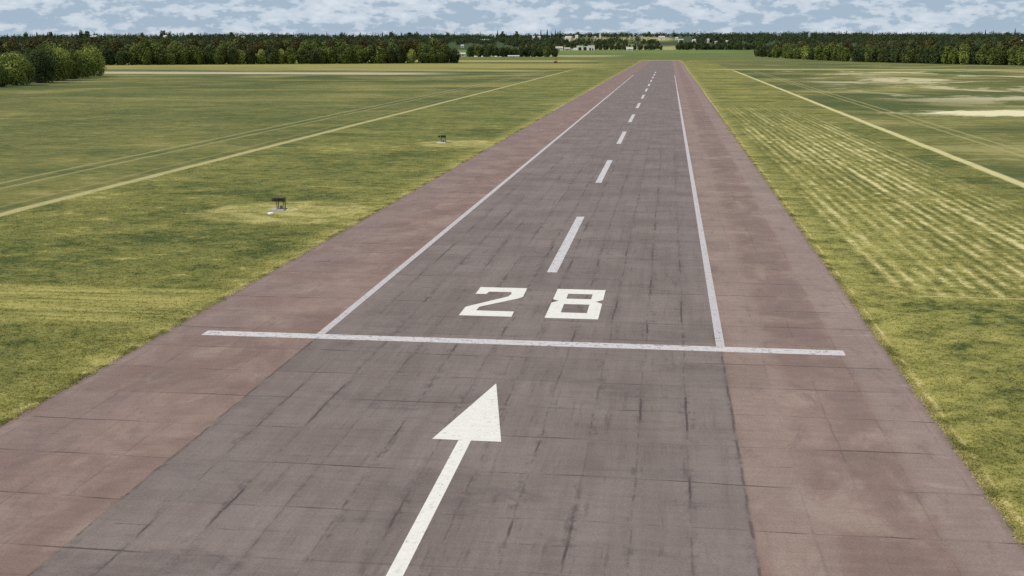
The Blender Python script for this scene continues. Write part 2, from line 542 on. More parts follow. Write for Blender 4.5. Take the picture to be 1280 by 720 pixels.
    fleck = T.step(T.noise(T.vec(X * 1.4, Y * 3.4, 21.0), 1.0, 3.0, 0.7), 0.66, 0.76) * T.step(gate, 0.45, 0.6)
    c = T.mix(fleck * 0.22 * inner, c, lin(70, 62, 60))
    c = T.scale(c, T.step(rake, 0.28, 0.72, 0.945, 1.05))
    c = T.scale(c, T.step(grain, 0.25, 0.75, 0.87, 1.13))
    c = T.scale(c, T.step(n2, 0.25, 0.75, 0.95, 1.05))
    return c, n2, grain, rake


def pavement_material():
    m, T, b = new_mat("worn_tarmac")
    c, n2, grain, rake = pavement_colour(T)
    T.put(b.inputs['Base Color'], c)
    b.inputs['Roughness'].default_value = 0.88
    b.inputs['Specular IOR Level'].default_value = 0.2
    bp = T.new('ShaderNodeBump')
    bp.inputs['Strength'].default_value = 0.25
    bp.inputs['Distance'].default_value = 0.02
    T.put(bp.inputs['Height'], grain + n2)
    T.nt.links.new(bp.outputs[0], b.inputs['Normal'])
    return m


def paint_material(name, col, wear, chip):
    m, T, b = new_mat(name)
    base, n2, grain, rake = pavement_colour(T)
    P = T.pos()
    X, Y, Z = T.sep(P)
    a = T.noise(P, 3.2, 5.0, 0.72)
    bnoise = T.noise(T.vec(X * 0.9, Y * 3.2, 0.0), 1.0, 4.0, 0.7)
    d = a * 0.6 + bnoise * 0.4
    paint = T.mix(T.step(bnoise, 0.3, 0.7), tuple(0.88 * q for q in col), col)
    worn = T.step(d, chip, chip + 0.12) * wear
    T.put(b.inputs['Base Color'], T.mix(worn, paint, base))
    b.inputs['Roughness'].default_value = 0.7
    b.inputs['Specular IOR Level'].default_value = 0.25
    return m


M_TAR = pavement_material()
M_OLDPAINT = paint_material("worn_white_paint", lin(204, 198, 196), 0.9, 0.50)
M_LINE = paint_material("edge_line_paint", lin(192, 185, 184), 0.75, 0.51)
M_NEWPAINT = paint_material("fresh_white_paint", lin(228, 223, 213), 0.45, 0.53)

XL, XR, YEND = -31.7, 13.6, 1468.0
b = MB()
edges_y = [-60.0] + list(np.arange(-56, 200, 4.0)) + list(np.arange(200, YEND, 40.0)) + [YEND]
jl = [XL + random.uniform(-0.14, 0.14) for _ in edges_y]
jr = [XR + random.uniform(-0.14, 0.14) for _ in edges_y]
for k in range(len(edges_y) - 1):
    y0, y1 = edges_y[k], edges_y[k + 1]
    b.face([(jl[k], y0, 0.03), (jr[k], y0, 0.03), (jr[k + 1], y1, 0.03), (jl[k + 1], y1, 0.03)])
    b.face([(jl[k], y0, -0.1), (jl[k], y0, 0.03), (jl[k + 1], y1, 0.03), (jl[k + 1], y1, -0.1)])
    b.face([(jr[k], y0, 0.03), (jr[k], y0, -0.1), (jr[k + 1], y1, -0.1), (jr[k + 1], y1, 0.03)])
b.face([(jl[-1], YEND, -0.1), (jl[-1], YEND, 0.03), (jr[-1], YEND, 0.03), (jr[-1], YEND, -0.1)])
runway = b.build("runway", M_TAR)
tag(runway, "long worn grey runway with reddish brown shoulders and white markings", None, None, "structure")

ZP = 0.034


def sheet(name, loops, mat, label=None, z=ZP):
    """flat painted polygon(s) on the runway"""
    q = MB()
    for lp in loops:
        q.face([(x, y, z) for x, y in lp])
    o = q.build(name, mat, runway)
    if label:
        o["label"] = label
    return o


def rect(x0, x1, y0, y1):
    return [(x0, y0), (x1, y0), (x1, y1), (x0, y1)]


sheet("threshold_bar", [rect(-28.95, 10.8, 69.75, 70.95)], M_OLDPAINT, "chipped white bar painted across the runway", ZP)
for x in (-21.5, 3.55):
    w = 0.26
    sheet("edge_line", [rect(x - w, x + w, 70.955, 470.0), rect(x - w * 0.75, x + w * 0.75, 470.0, 740.0)], M_LINE)
y = 93.6
k = 0
while y < 820:
    sheet("centre_dash", [rect(-9.36, -8.54, y, y + 32.0)], M_OLDPAINT)
    y += 64.2
two = [(-13.74, 87.0), (-10.18, 87.0), (-10.12, 83.9), (-10.38, 83.3), (-12.75, 80.2), (-12.80, 79.0), (-10.15, 78.95), (-10.12, 77.36), (-13.72, 77.36),
       (-13.72, 79.95), (-13.45, 80.45), (-11.2, 83.86), (-11.08, 84.9), (-11.2, 85.45), (-12.85, 85.4), (-12.92, 84.55), (-13.72, 84.5)]
# the 2 as three convex-ish strokes that butt together
q = [[(-13.74, 87.0), (-13.72, 84.5), (-12.92, 84.55), (-12.85, 85.4), (-11.2, 85.45), (-10.18, 87.0)],
     [(-10.18, 87.0), (-11.2, 85.45), (-11.08, 84.9), (-11.2, 83.86), (-10.38, 83.3), (-10.12, 83.9)],
     [(-11.2, 83.86), (-13.45, 80.45), (-12.75, 80.2), (-10.38, 83.3)],
     [(-13.45, 80.45), (-13.72, 79.95), (-13.72, 77.36), (-12.80, 79.0), (-12.75, 80.2)],
     [(-13.72, 77.36), (-10.12, 77.36), (-10.15, 78.95), (-12.80, 79.0)]]
sheet("numeral", q, M_NEWPAINT, "large white painted numeral 2")
xo0, xo1, xi0, xi1 = -7.87, -4.27, -6.94, -5.14
e8 = [[(xo0, 87.05), (xo0, 83.35), (-7.4, 82.82), (xi0, 83.65), (xi0, 85.4)],
      [(xo0, 87.05), (xi0, 85.4), (xi1, 85.4), (xo1, 87.05)],
      [(xo1, 87.05), (xi1, 85.4), (xi1, 83.65), (-4.76, 82.85), (xo1, 83.55)],
      [(xi0, 83.65), (-7.4, 82.82), (xi0, 81.83), (xi1, 81.83), (-4.76, 82.85), (xi1, 83.65)],
      [(-7.4, 82.82), (xo0, 82.2), (xo0, 77.32), (xi0, 79.1), (xi0, 81.83)],
      [(xo0, 77.32), (xo1, 77.32), (xi1, 79.1), (xi0, 79.1)],
      [(xo1, 77.32), (xo1, 82.2), (-4.76, 82.85), (xi1, 81.83), (xi1, 79.1)]]
sheet("numeral", e8, M_NEWPAINT, "large white painted numeral 8 with square openings")
sheet("direction_arrow", [[(-10.5, 51.75), (-7.25, 51.75), (-8.85, 61.3)], rect(-9.25, -8.66, 20.0, 51.75)], M_NEWPAINT, "tall white painted arrow pointing along the runway")

# ------------------------------------------------------------------ short grass tufts on the near verges
def tufts():
    n = 120000
    yy = 32 + 210 * rng.random(n) * rng.random(n) ** 0.7
    side = rng.random(n) < 0.62
    xx = np.where(side, -31.72 - (rng.random(n) ** 1.15) * (10 + 0.36 * yy), 13.62 + (rng.random(n) ** 1.2) * (3 + 0.24 * yy))
    keep = np.ones(n, bool)
    for cx, cy in ((-42.2, 125.5), (-41.8, 219.5)):
        keep &= np.hypot(xx - cx, yy - cy) > 2.2
    keep &= (xx > -71.0) & (xx < 46.0)
    xx, yy = xx[keep], yy[keep]
    # grass creeping over the pavement's edge in clumps
    ne = 34000
    ye = 32 + 300 * rng.random(ne) ** 1.7
    cl = 0.5 + 0.5 * np.sin(ye * 2.3 + 3 * np.sin(ye * 0.61)) * np.sin(ye * 0.37 + 1.0)
    se = rng.random(ne) < 0.5
    oe = rng.normal(0.05, 0.12, ne) - 0.34 * np.where(se, cl, np.roll(cl, 999)) ** 2 * rng.random(ne)
    xx = np.concatenate([xx, np.where(se, XL - oe, XR + oe)])
    yy = np.concatenate([yy, ye])
    n = len(xx)
    reps = 3
    X = np.repeat(xx, reps) + rng.normal(0, 0.07, n * reps)
    Y = np.repeat(yy, reps) + rng.normal(0, 0.07, n * reps)
    m = n * reps
    a = rng.random(m) * math.tau
    w = rng.uniform(0.025, 0.06, m)
    h = rng.uniform(0.02, 0.08, m)
    lx, ly = rng.normal(0, 0.06, m), rng.normal(0, 0.06, m)
    ux, uy = np.cos(a) * w, np.sin(a) * w
    z0 = np.where((X > -31.85) & (X < 13.75), 0.025, -0.01)
    h = h + z0
    v = np.stack([np.stack([X - ux, Y - uy, z0], -1), np.stack([X + ux, Y + uy, z0], -1),
                  np.stack([X + lx + ux * 0.25, Y + ly + uy * 0.25, h], -1), np.stack([X + lx - ux * 0.25, Y + ly - uy * 0.25, h], -1)], 1)
    me = quads_mesh("grass", v, np.zeros(m), [M_BLADE])
    return me


tag(link("grass", tufts()), "short tufted grass along the runway verges", "grass", None, "stuff")

# ------------------------------------------------------------------ foliage
def leaf_material(name, dark, light, trans=0.2):
    m, T, b = new_mat(name)
    at_ = T.new('ShaderNodeAttribute')
    at_.attribute_name = "tint"
    tint = S(T, at_.outputs['Fac'])
    oi = S(T, T.new('ShaderNodeObjectInfo').outputs['Random'])
    r = S(T, T.new('ShaderNodeNewGeometry').outputs['Random Per Island'])
    f = T.step(tint * 0.60 + r * 0.25 + oi * 0.30, 0.1, 1.0)
    c = T.mix(f, dark, light)
    T.put(b.inputs['Base Color'], c)
    b.inputs['Roughness'].default_value = 0.75
    b.inputs['Specular IOR Level'].default_value = 0.15
    tr = T.new('ShaderNodeBsdfTranslucent')
    T.put(tr.inputs[0], c)
    ms = T.new('ShaderNodeMixShader')
    ms.inputs[0].default_value = trans
    out = T.nt.nodes['Material Output']
    T.nt.links.new(b.outputs[0], ms.inputs[1])
    T.nt.links.new(tr.outputs[0], ms.inputs[2])
    T.nt.links.new(ms.outputs[0], out.inputs[0])
    return m


M_LEAF = leaf_material("green_leaves", lin(60, 70, 36), lin(118, 128, 62))
M_LEAFB = leaf_material("bright_leaves", lin(84, 98, 46), lin(166, 174, 86))
M_LEAFR = leaf_material("rusty_leaves", lin(62, 58, 30), lin(100, 92, 46))
M_LEAFD = leaf_material("deep_leaves", lin(48, 60, 36), lin(86, 98, 56))
M_CONIF = leaf_material("conifer_needles", lin(32, 46, 38), lin(54, 70, 50), 0.08)
M_BARK = plain("tree_bark", lin(74, 62, 50), 0.95, 0.0, 0.25, 4.0)


def leaf_quads(p, nrm, size):
    n = len(p)
    nrm = nrm / np.linalg.norm(nrm, axis=1, keepdims=True)
    t = rng.normal(size=(n, 3))
    t -= nrm * (t * nrm).sum(1, keepdims=True)
    t /= np.linalg.norm(t, axis=1, keepdims=True)
    bt = np.cross(nrm, t)
    s = size[:, None]
    return np.stack([p - t * s * 0.62, p - bt * s * 0.40, p + t * s * 0.62, p + bt * s * 0.42], 1)


def crown_mesh(name, mats, R, H, z0, n, leaf, seed, low=False, trunk=False, lobes=13):
    """leaf sprays spread over uneven lobes inside an ellipsoid of radius R between z0 and H"""
    global rng
    old, rng = rng, np.random.default_rng(seed)
    hc = (H - z0) / 2
    cz = z0 + hc
    L, rad, tin = [], [], []
    for k in range(lobes):
        d = rng.normal(size=3)
        d /= np.linalg.norm(d)
        if low and k % 3 == 0:
            d[2] = -abs(d[2])
        rr = rng.uniform(0.34, 0.52)
        q = rng.uniform(0.42, 0.66)
        L.append((d[0] * R * q, d[1] * R * q, cz + d[2] * hc * q))
        rad.append(rr)
        tin.append(rng.uniform(0.15, 0.9))
    L.append((0, 0, cz))
    rad.append(0.62)
    tin.append(0.2)
    L, rad, tin = np.array(L), np.array(rad), np.array(tin)
    w = rad ** 2
    i = rng.choice(len(L), n, p=w / w.sum())
    d = rng.normal(size=(n, 3))
    d /= np.linalg.norm(d, axis=1, keepdims=True)
    r = rad[i] * rng.uniform(0.72, 1.10, n)
    p = L[i] + d * np.stack([r * R, r * R, r * hc], 1)
    p[:, 2] = np.where(p[:, 2] < z0, z0 + rng.random(n) * hc * (0.5 if low else 0.2), p[:, 2])
    zr = np.percentile(p[:, 2], 99.5)
    p[:, 2] = z0 + (p[:, 2] - z0) * (H - z0) / (zr - z0)
    rr = np.percentile(np.hypot(p[:, 0], p[:, 1]), 97)
    p[:, :2] *= R / rr
    if low:
        # sprays hanging to the ground all round the lower half
        nl = int(n * 0.30)
        zz = z0 + (H * 0.55 - z0) * rng.random(nl) ** 0.9
        aa = rng.random(nl) * math.tau
        lump = 0.86 + 0.10 * np.sin(aa * 5 + seed) + 0.08 * np.sin(aa * 9 + zz * 1.3 + seed * 2)
        pr = np.sqrt(np.clip(1 - 0.62 * (np.abs(zz / H - 0.40) / 0.40) ** 2.2, 0.2, 1)) * 0.97
        rr2 = R * lump * pr * rng.uniform(0.80, 1.04, nl)
        p[:nl] = np.stack([np.cos(aa) * rr2, np.sin(aa) * rr2, zz], 1)
        d[:nl] = np.stack([np.cos(aa), np.sin(aa), rng.uniform(-0.1, 0.7, nl)], 1)
        i[:nl] = (aa / math.tau * len(L)).astype(int) % len(L)
    v = leaf_quads(p, d + rng.normal(0, 0.45, (n, 3)), leaf * rng.uniform(0.6, 1.35, n))
    tint = np.clip(tin[i] + rng.normal(0, 0.12, n), 0, 1)
    mi = np.zeros(n, int)
    if trunk:
        tb = []
        for s in range(5):
            a0, a1 = s * math.tau / 5, (s + 1) * math.tau / 5
            r0, r1 = R * 0.07, R * 0.03
            tb.append([(math.cos(a0) * r0, math.sin(a0) * r0, -0.3), (math.cos(a1) * r0, math.sin(a1) * r0, -0.3),
                       (math.cos(a1) * r1, math.sin(a1) * r1, cz), (math.cos(a0) * r1, math.sin(a0) * r1, cz)])
        v = np.concatenate([v, np.array(tb)])
        tint = np.concatenate([tint, np.zeros(5)])
        mi = np.concatenate([mi, np.ones(5, int)])
    rng = old
    return quads_mesh(name, v, tint, mats, mi)


def conifer_mesh(name, mats, R, H, n, leaf, seed):
    global rng
    old, rng = rng, np.random.default_rng(seed)
    u = 1 - np.sqrt(rng.random(n))
    z = H * (0.06 + 0.94 * u)
    tier = 0.80 + 0.2 * np.sin(u * 55 + rng.normal(0, 0.4, n))
    r = R * (1 - u) ** 0.8 * tier * rng.uniform(0.55, 1.0, n) + 0.15
    a = rng.random(n) * math.tau
    p = np.stack([np.cos(a) * r, np.sin(a) * r, z], 1)
    d = np.stack([np.cos(a), np.sin(a), np.full(n, 0.5)], 1) + rng.normal(0, 0.4, (n, 3))
    v = leaf_quads(p, d, leaf * rng.uniform(0.6, 1.2, n))
    tb = []
    for s in range(5):
        a0, a1 = s * math.tau / 5, (s + 1) * math.tau / 5
        tb.append([(math.cos(a0) * .3, math.sin(a0) * .3, -0.4), (math.cos(a1) * .3, math.sin(a1) * .3, -0.4),
                   (math.cos(a1) * .06, math.sin(a1) * .06, H * .97), (math.cos(a0) * .06, math.sin(a0) * .06, H * .97)])
    v = np.concatenate([v, np.array(tb)])
    tint = np.concatenate([rng.random(n), np.zeros(5)])
    mi = np.concatenate([np.zeros(n, int), np.ones(5, int)])
    rng = old
    return quads_mesh(name, v, tint, mats, mi)


def trunk_mesh(name, R, H, seed):
    rnd = random.Random(seed)
    q = MB()
    q.tube([(0, 0, -0.4), (0.05 * R, 0, H * 0.18), (0, 0.04 * R, H * 0.42), (0.03 * R, 0, H * 0.72)], [R * .09, R * .07, R * .05, R * .02], 9)
    for k in range(6):
        a = k * 1.05 + rnd.random()
        z = H * rnd.uniform(0.2, 0.5)
        l = R * rnd.uniform(0.5, 0.75)
        q.tube([(0, 0, z), (math.cos(a) * l * .5, math.sin(a) * l * .5, z + l * .45), (math.cos(a) * l, math.sin(a) * l, z + l * .8)], [R * .035, R * .022, R * .008], 6)
    return q.mesh(name, M_BARK)


# --- the row of round trees at the left, crown and trunk each
HEDGE = [  # column, base row, width px, top row, leaves, label
    (-9, 109.3, 40, 80, M_LEAF, "round dark green tree cut by the photo's edge, nearest to the camera"),
    (21, 107.0, 42, 66.5, M_LEAFB, "round green tree with yellow green top, second in the near row"),
    (49, 104.0, 44, 61, M_LEAFD, "darkest broad tree between two brighter ones in the near row"),
    (71, 101.3, 38, 58, M_LEAFB, "tall light green tree just after the darkest one of the near row"),
    (88, 98.9, 30, 63, M_LEAF, "mid green tree squeezed between light green ones in the near row"),
    (103, 97.2, 28, 65, M_LEAFB, "low light green tree before the end of the near row"),
    (117, 95.6, 31, 57, M_LEAFB, "last tree of the near row, its crown round against the far wood"),
    (-8, 102.0, 54, 64, M_LEAFD, "dark tree behind the front trees at the photo's left edge"),
    (30, 99.0, 50, 55.5, M_LEAFD, "tall dark tree rising behind the near row, highest of them"),
    (60, 96.5, 40, 56, M_LEAF, "green tree top showing behind the near row's light green trees"),
]
for k, (cx, by, wpx, top, lm, lab) in enumerate(HEDGE):
    X, Y, _ = at(cx, by)
    dist = Y
    R = wpx * 0.5 * dist / F_PX * 1.12
    X, Y = X * (1 + R * 0.6 / dist), Y + R * 0.6
    H = HCAM + (56.5 - top) / F_PX * (Y) if False else (by - top) / F_PX * dist * 1.03
    t = empty("broadleaf_tree", (X, Y, 0), random.random() * 6)
    link("crown", crown_mesh("crown", [lm], R, H, 0.3, 8500, 0.66, 100 + k, low=True, lobes=22), t)
    link("trunk", trunk_mesh("trunk", R, H, k), t)
    tag(t, lab, "tree", "row of round trees at the left field edge")

# --- woods
def variants(base, mats, R, H, z0, n, leaf, seeds, **kw):
    return [crown_mesh(base, mats, R, H, z0, n, leaf, s, trunk=True, **kw) for s in seeds]


V_GREEN = variants("broadleaf_tree", [M_LEAF, M_BARK], 6.8, 17.0, 0.3, 2600, 1.15, (1, 2, 3, 4), low=True)
V_DEEP = variants("broadleaf_tree", [M_LEAFD, M_BARK], 6.8, 17.0, 0.3, 2600, 1.15, (5, 6, 7), low=True)
V_RUST = variants("broadleaf_tree", [M_LEAFR, M_BARK], 7.6, 22.0, 2.0, 1900, 1.3, (8, 9, 10, 11))
V_BRT = variants("broadleaf_tree", [M_LEAFB, M_BARK], 6.8, 16.0, 0.3, 2400, 1.1, (12, 13), low=True)


def plant(meshes, x, y, h, ref_h, label, group, cat="tree", name="broadleaf_tree", wide=1.0, z=None):
    o = link(name, random.choice(meshes))
    s = h / ref_h
    o.location = (x, y, float(terrain(x, y)) if z is None else z)
    w = s * wide * random.uniform(0.92, 1.12)
    o.scale = (w, w, s)
    o.rotation_euler = (0, 0, random.random() * math.tau)
    return tag(o, label, cat, group)


GL = "trees of the wood left of the runway"
for px in np.arange(98, 572, 12.6):
    px = px + random.uniform(-3, 3)
    by = 81.6 - (px - 130) * (2.5 / 420)
    x, y, _ = at(px, by)
    end = px > 548
    m = random.random()
    if m < 0.10 and not end:
        plant(V_BRT, x, y + random.uniform(0, 10), random.uniform(13, 16), 16, "light olive green tree low in the front row of the left wood", GL)
    elif m < 0.6:
        plant(V_GREEN, x, y + random.uniform(0, 10), random.uniform(14.5, 18.5), 17, "mid green broadleaf tree in the front row of the left wood", GL)
    else:
        plant(V_DEEP, x, y + random.uniform(0, 10), random.uniform(14.5, 18.5), 17, "deep green broadleaf tree in the front row of the left wood", GL)
for dy, h0, h1, p0, p1 in ((26, 19.5, 22, 60, 566), (52, 22.5, 25, -24, 560)):
    for px in np.arange(p0, p1, 12.8):
        px = px + random.uniform(-4, 4)
        by = 81.6 - (px - 130) * (2.5 / 420)
        x, y, _ = at(px, by)
        x, y = x * (1 + dy / y), y + dy + random.uniform(-8, 8)
        if random.random() < 0.7:
            plant(V_RUST, x, y, random.uniform(h0, h1), 22, "taller rust tinted tree behind the front row of the left wood", GL)
        else:
            plant(V_GREEN, x, y, random.uniform(h0, h1), 17, "taller green tree behind the front row of the left wood", GL, wide=0.95)

GM = "trees of the small copse beyond the runway's left side"
for px in np.arange(586, 696, 8.2):
    x, y, _ = at(px + random.uniform(-2, 2), 71.2)
    h = 19 if px < 640 else 17
    plant(V_DEEP if random.random() < .6 else V_GREEN, x, y + random.uniform(0, 12), h * random.uniform(0.78, 0.98), 17, "dark green tree in the front of the small middle copse", GM)
for px in np.arange(588, 690, 9.0):
    x, y, _ = at(px + random.uniform(-2, 2), 70.6)
    plant(V_RUST if random.random() < .55 else V_DEEP, x, y + 20, random.uniform(18, 21), 22 if True else 17, "taller brownish tree at the back of the small middle copse", GM)

GR = "trees of the wood right of the runway"
FR = [(940, 70.3), (960, 71.6), (1000, 74.2), (1060, 77.0), (1120, 78.6), (1200, 80.4), (1280, 82.0), (1330, 83.0)]
for row, (off, h0, h1, p0, step) in enumerate(((0, 15, 19, 946, 8.6), (13, 18.5, 22, 944, 8.6), (28, 21.5, 24.5, 948, 9.2))):
    px = p0
    while px < (1318 if row == 0 else 1304):
        by = np.interp(px, [a[0] for a in FR], [a[1] for a in FR])
        x, y, _ = at(px, by)
        x += off + random.uniform(-2, 4)
        y += off * 0.7 + random.uniform(-4, 6)
        m = random.random()
        if row == 0:
            if m < 0.05:
                plant(V_BRT, x, y, random.uniform(h0, h1), 16, "lighter olive tree in the front row of the right wood", GR)
            elif m < 0.55:
                plant(V_GREEN, x, y, random.uniform(h0, h1), 17, "mid green tree in the front row of the right wood", GR)
            else:
                plant(V_DEEP, x, y, random.uniform(h0, h1), 17, "deep green tree in the front row of the right wood", GR)
        elif m < 0.62:
            plant(V_RUST, x, y, random.uniform(h0, h1), 22, "taller rust tinted tree deeper in the right wood", GR)
        else:
            plant(V_DEEP, x, y, random.uniform(h0, h1), 17, "taller dark tree deeper in the right wood", GR, wide=0.8)
        px += step * random.uniform(0.85, 1.15)

# --- hillside trees
V_FAR = variants("hillside_tree", [M_LEAFD, M_BARK], 7.0, 15.0, 0.5, 420, 2.0, (21, 22, 23, 24, 25), low=True, lobes=9)
GH = "trees of the hedge belt at the far end of the field"
gaps = ((826, 845), (855, 858), (864, 868))


def in_gap(px, gg):
    return any(a < px < b_ for a, b_ in gg)


for dist, step, h0, h1 in ((2735, 6.0, 11, 16), (2790, 7.0, 13, 19)):
    for px in np.arange(668, 952, step):
        px = px + random.uniform(-2, 2)
        if in_gap(px, gaps) or (692 < px < 746 and dist < 2760) or (782 < px < 793 and dist < 2760):
            continue
        x, y, _ = px_at(px, dist + random.uniform(-15, 25) - 0.0)
        plant(V_FAR, x, y, random.uniform(h0, h1) * (0.8 if 746 < px < 830 else 1.0), 15, "small dark tree in the belt closing the field beyond the runway", GH, name="hillside_tree")
for px in (850.0, 861.0):
    x, y, _ = px_at(px, 2740)
    plant(V_FAR, x, y, 15, 15, "lone dark tree standing in the gap of the far belt", GH, name="hillside_tree", wide=0.55)
GS = "trees on the slope below the hilltop houses"
n = 0
while n < 120:
    px = random.uniform(640, 960)
    d = random.uniform(3050, 3950)
    x, y, z = px_at(px, d)
    if 700 < px < 835 and d > 3500 and random.random() < 0.85:
        continue
    if 820 < px < 865 and random.random() < 0.8:
        continue
    plant(V_FAR, x, y, random.uniform(9, 14), 15, "dark tree scattered on the slope below the hilltop houses", GS, name="hillside_tree")
    n += 1

V_CON = [conifer_mesh("conifer", [M_CONIF, M_BARK], 4.6, 22.0, 900, 1.5, s) for s in (31, 32, 33)]
GC = "conifers along the skyline"
SPIRES = [(676, 39, 4300), (684, 38, 4300), (689, 41, 4300), (694, 38.5, 4350), (697, 40, 4350), (700, 39, 4300), (706, 42, 4300), (841, 38.5, 4650), (843, 40, 4650),
          (860, 41, 4650), (1127, 41.5, 4700), (1133, 41.5, 4700), (1138, 40.5, 4700), (1157, 40.5, 4700), (1163, 41, 4700), (1194, 42, 4700), (1230.5, 39, 4650), (1240.5, 40, 4700),
          (1245, 41.5, 4700), (1267.5, 37.8, 4650), (622, 38.5, 4650), (459, 41, 4600), (386, 40.5, 4600), (353, 41, 4600), (540, 41, 4650)]
for px in list(np.arange(12, 180, 5.5)) + list(np.arange(190, 655, 10)) + list(np.arange(960, 1130, 16)):
    SPIRES.append((px + random.uniform(-3, 3), random.uniform(39.8, 43.5), random.uniform(4500, 4800)))
for px, top, d in SPIRES:
    x, y, z = px_at(px, d)
    h = HCAM + (56.5 - top) / F_PX * d - z
    h = max(12.0, min(h * 1.10, 38.0))
    plant(V_CON, x, y, h, 22, "narrow dark conifer pricking the skyline" if h < 21 else "tall narrow conifer standing high above the skyline", GC, name="conifer", wide=0.9 * 22 / 22 * max(0.7, 14 / h))


GB = "big round trees along the skyline"
for px, top in ((33, 40.5), (64, 40), (103, 38.2), (110, 39), (178, 41), (204, 38.5), (212, 40), (240, 41), (290, 40.5), (428, 41), (490, 40), (512, 41), (521, 40.5), (560, 41), (628, 40),
                (646, 40), (722, 41), (738, 41.5), (776, 41.5), (811, 40.5), (868, 42), (922, 42), (1016, 42.5), (1036, 42), (1083, 42.5), (1222, 43), (1258, 42)):
    d = random.uniform(4560, 4680)
    x, y, z = px_at(px, d)
    plant(V_FAR, x, y, (HCAM + (56.5 - top) / F_PX * d - z) * 1.07, 15, "big round dark tree standing above the skyline wood", GB, name="hillside_tree", wide=0.85)


def wooded_hill():
    """the continuous tree cover of the hill, which reads as one mass"""
    P = []
    for _ in range(2600):
        px = random.uniform(-40, 1330)
        d = random.uniform(4380, 4950)
        P.append((px, d, random.choice((9, 10, 11, 12, 13, 14, 15, 17, 20)) * random.uniform(.9, 1.1)))
    for _ in range(4200):
        px = random.uniform(-40, 1330)
        d = random.uniform(3300, 4380)
        if 640 < px < 950:
            if d > 3750 and 700 < px < 835 and random.random() < .9:
                continue
            if random.random() < .35 or 820 < px < 868:
                continue
        if px < 110 and d > 3900 and random.random() < .55:
            continue
        P.append((px, d, random.uniform(9, 15)))
    out, tint = [], []
    for px, d, h in P:
        x, y, z = px_at(px, d)
        k = 42
        dd = rng.normal(size=(k, 3))
        dd /= np.linalg.norm(dd, axis=1, keepdims=True)
        lump = 1 + 0.25 * np.sin(dd[:, 0] * 4 + px) * np.cos(dd[:, 2] * 5 + d)
        p = np.array((x, y, z + h * 0.5)) + dd * lump[:, None] * np.array((h * 0.46, h * 0.46, h * 0.5)) * rng.uniform(.75, 1.05, (k, 1))
        out.append(leaf_quads(p, dd + rng.normal(0, .4, (k, 3)), rng.uniform(1.8, 3.4, k)))
        tint.append(np.clip(random.random() * 0.8 + rng.normal(0, .1, k), 0, 1))
    return quads_mesh("hill_woods", np.concatenate(out), np.concatenate(tint), [M_LEAFD])


tag(link("hill_woods", wooded_hill()), "dark wood covering the low hill along the whole horizon", "woods", None, "stuff")

# ------------------------------------------------------------------ buildings and other far things
M_WALLW = plain("white_render", lin(226, 222, 214), 0.85, 0, 0.06, 0.4)
M_WALLC = plain("cream_render", lin(206, 196, 172), 0.85, 0, 0.08, 0.4)
M_ROOFS = plain("slate_roof", lin(176, 174, 170), 0.8, 0, 0.12, 0.5)
M_ROOFT = plain("tile_roof", lin(186, 170, 158), 0.85, 0, 0.14, 0.5)
M_ROOFP = plain("pale_sheet_roof", lin(196, 190, 176), 0.6, 0, 0.08, 0.3)
M_GLASS = plain("dark_window_glass", lin(40, 46, 54), 0.2, 0, 0.05, 1.0)
M_DOOR = plain("dark_opening", lin(44, 40, 38), 0.8, 0, 0.1, 1.0)
M_BLACK = plain("brown_black_metal", lin(72, 60, 40), 0.7, 0.0, 0.2, 6.0)
M_STEEL = plain("grey_steel", lin(120, 118, 116), 0.5, 0.6, 0.15, 6.0)
M_CONC = plain("grey_concrete", lin(168, 164, 158), 0.9, 0, 0.12, 2.0)
M_WHITE = plain("white_enamel", lin(238, 236, 222), 0.5, 0, 0.04, 3.0)
M_RED = plain("dull_red_paint", lin(112, 70, 58), 0.6, 0, 0.15, 3.0)
M_TYRE = plain("black_rubber", lin(28, 28, 28), 0.9, 0, 0.1, 5.0)


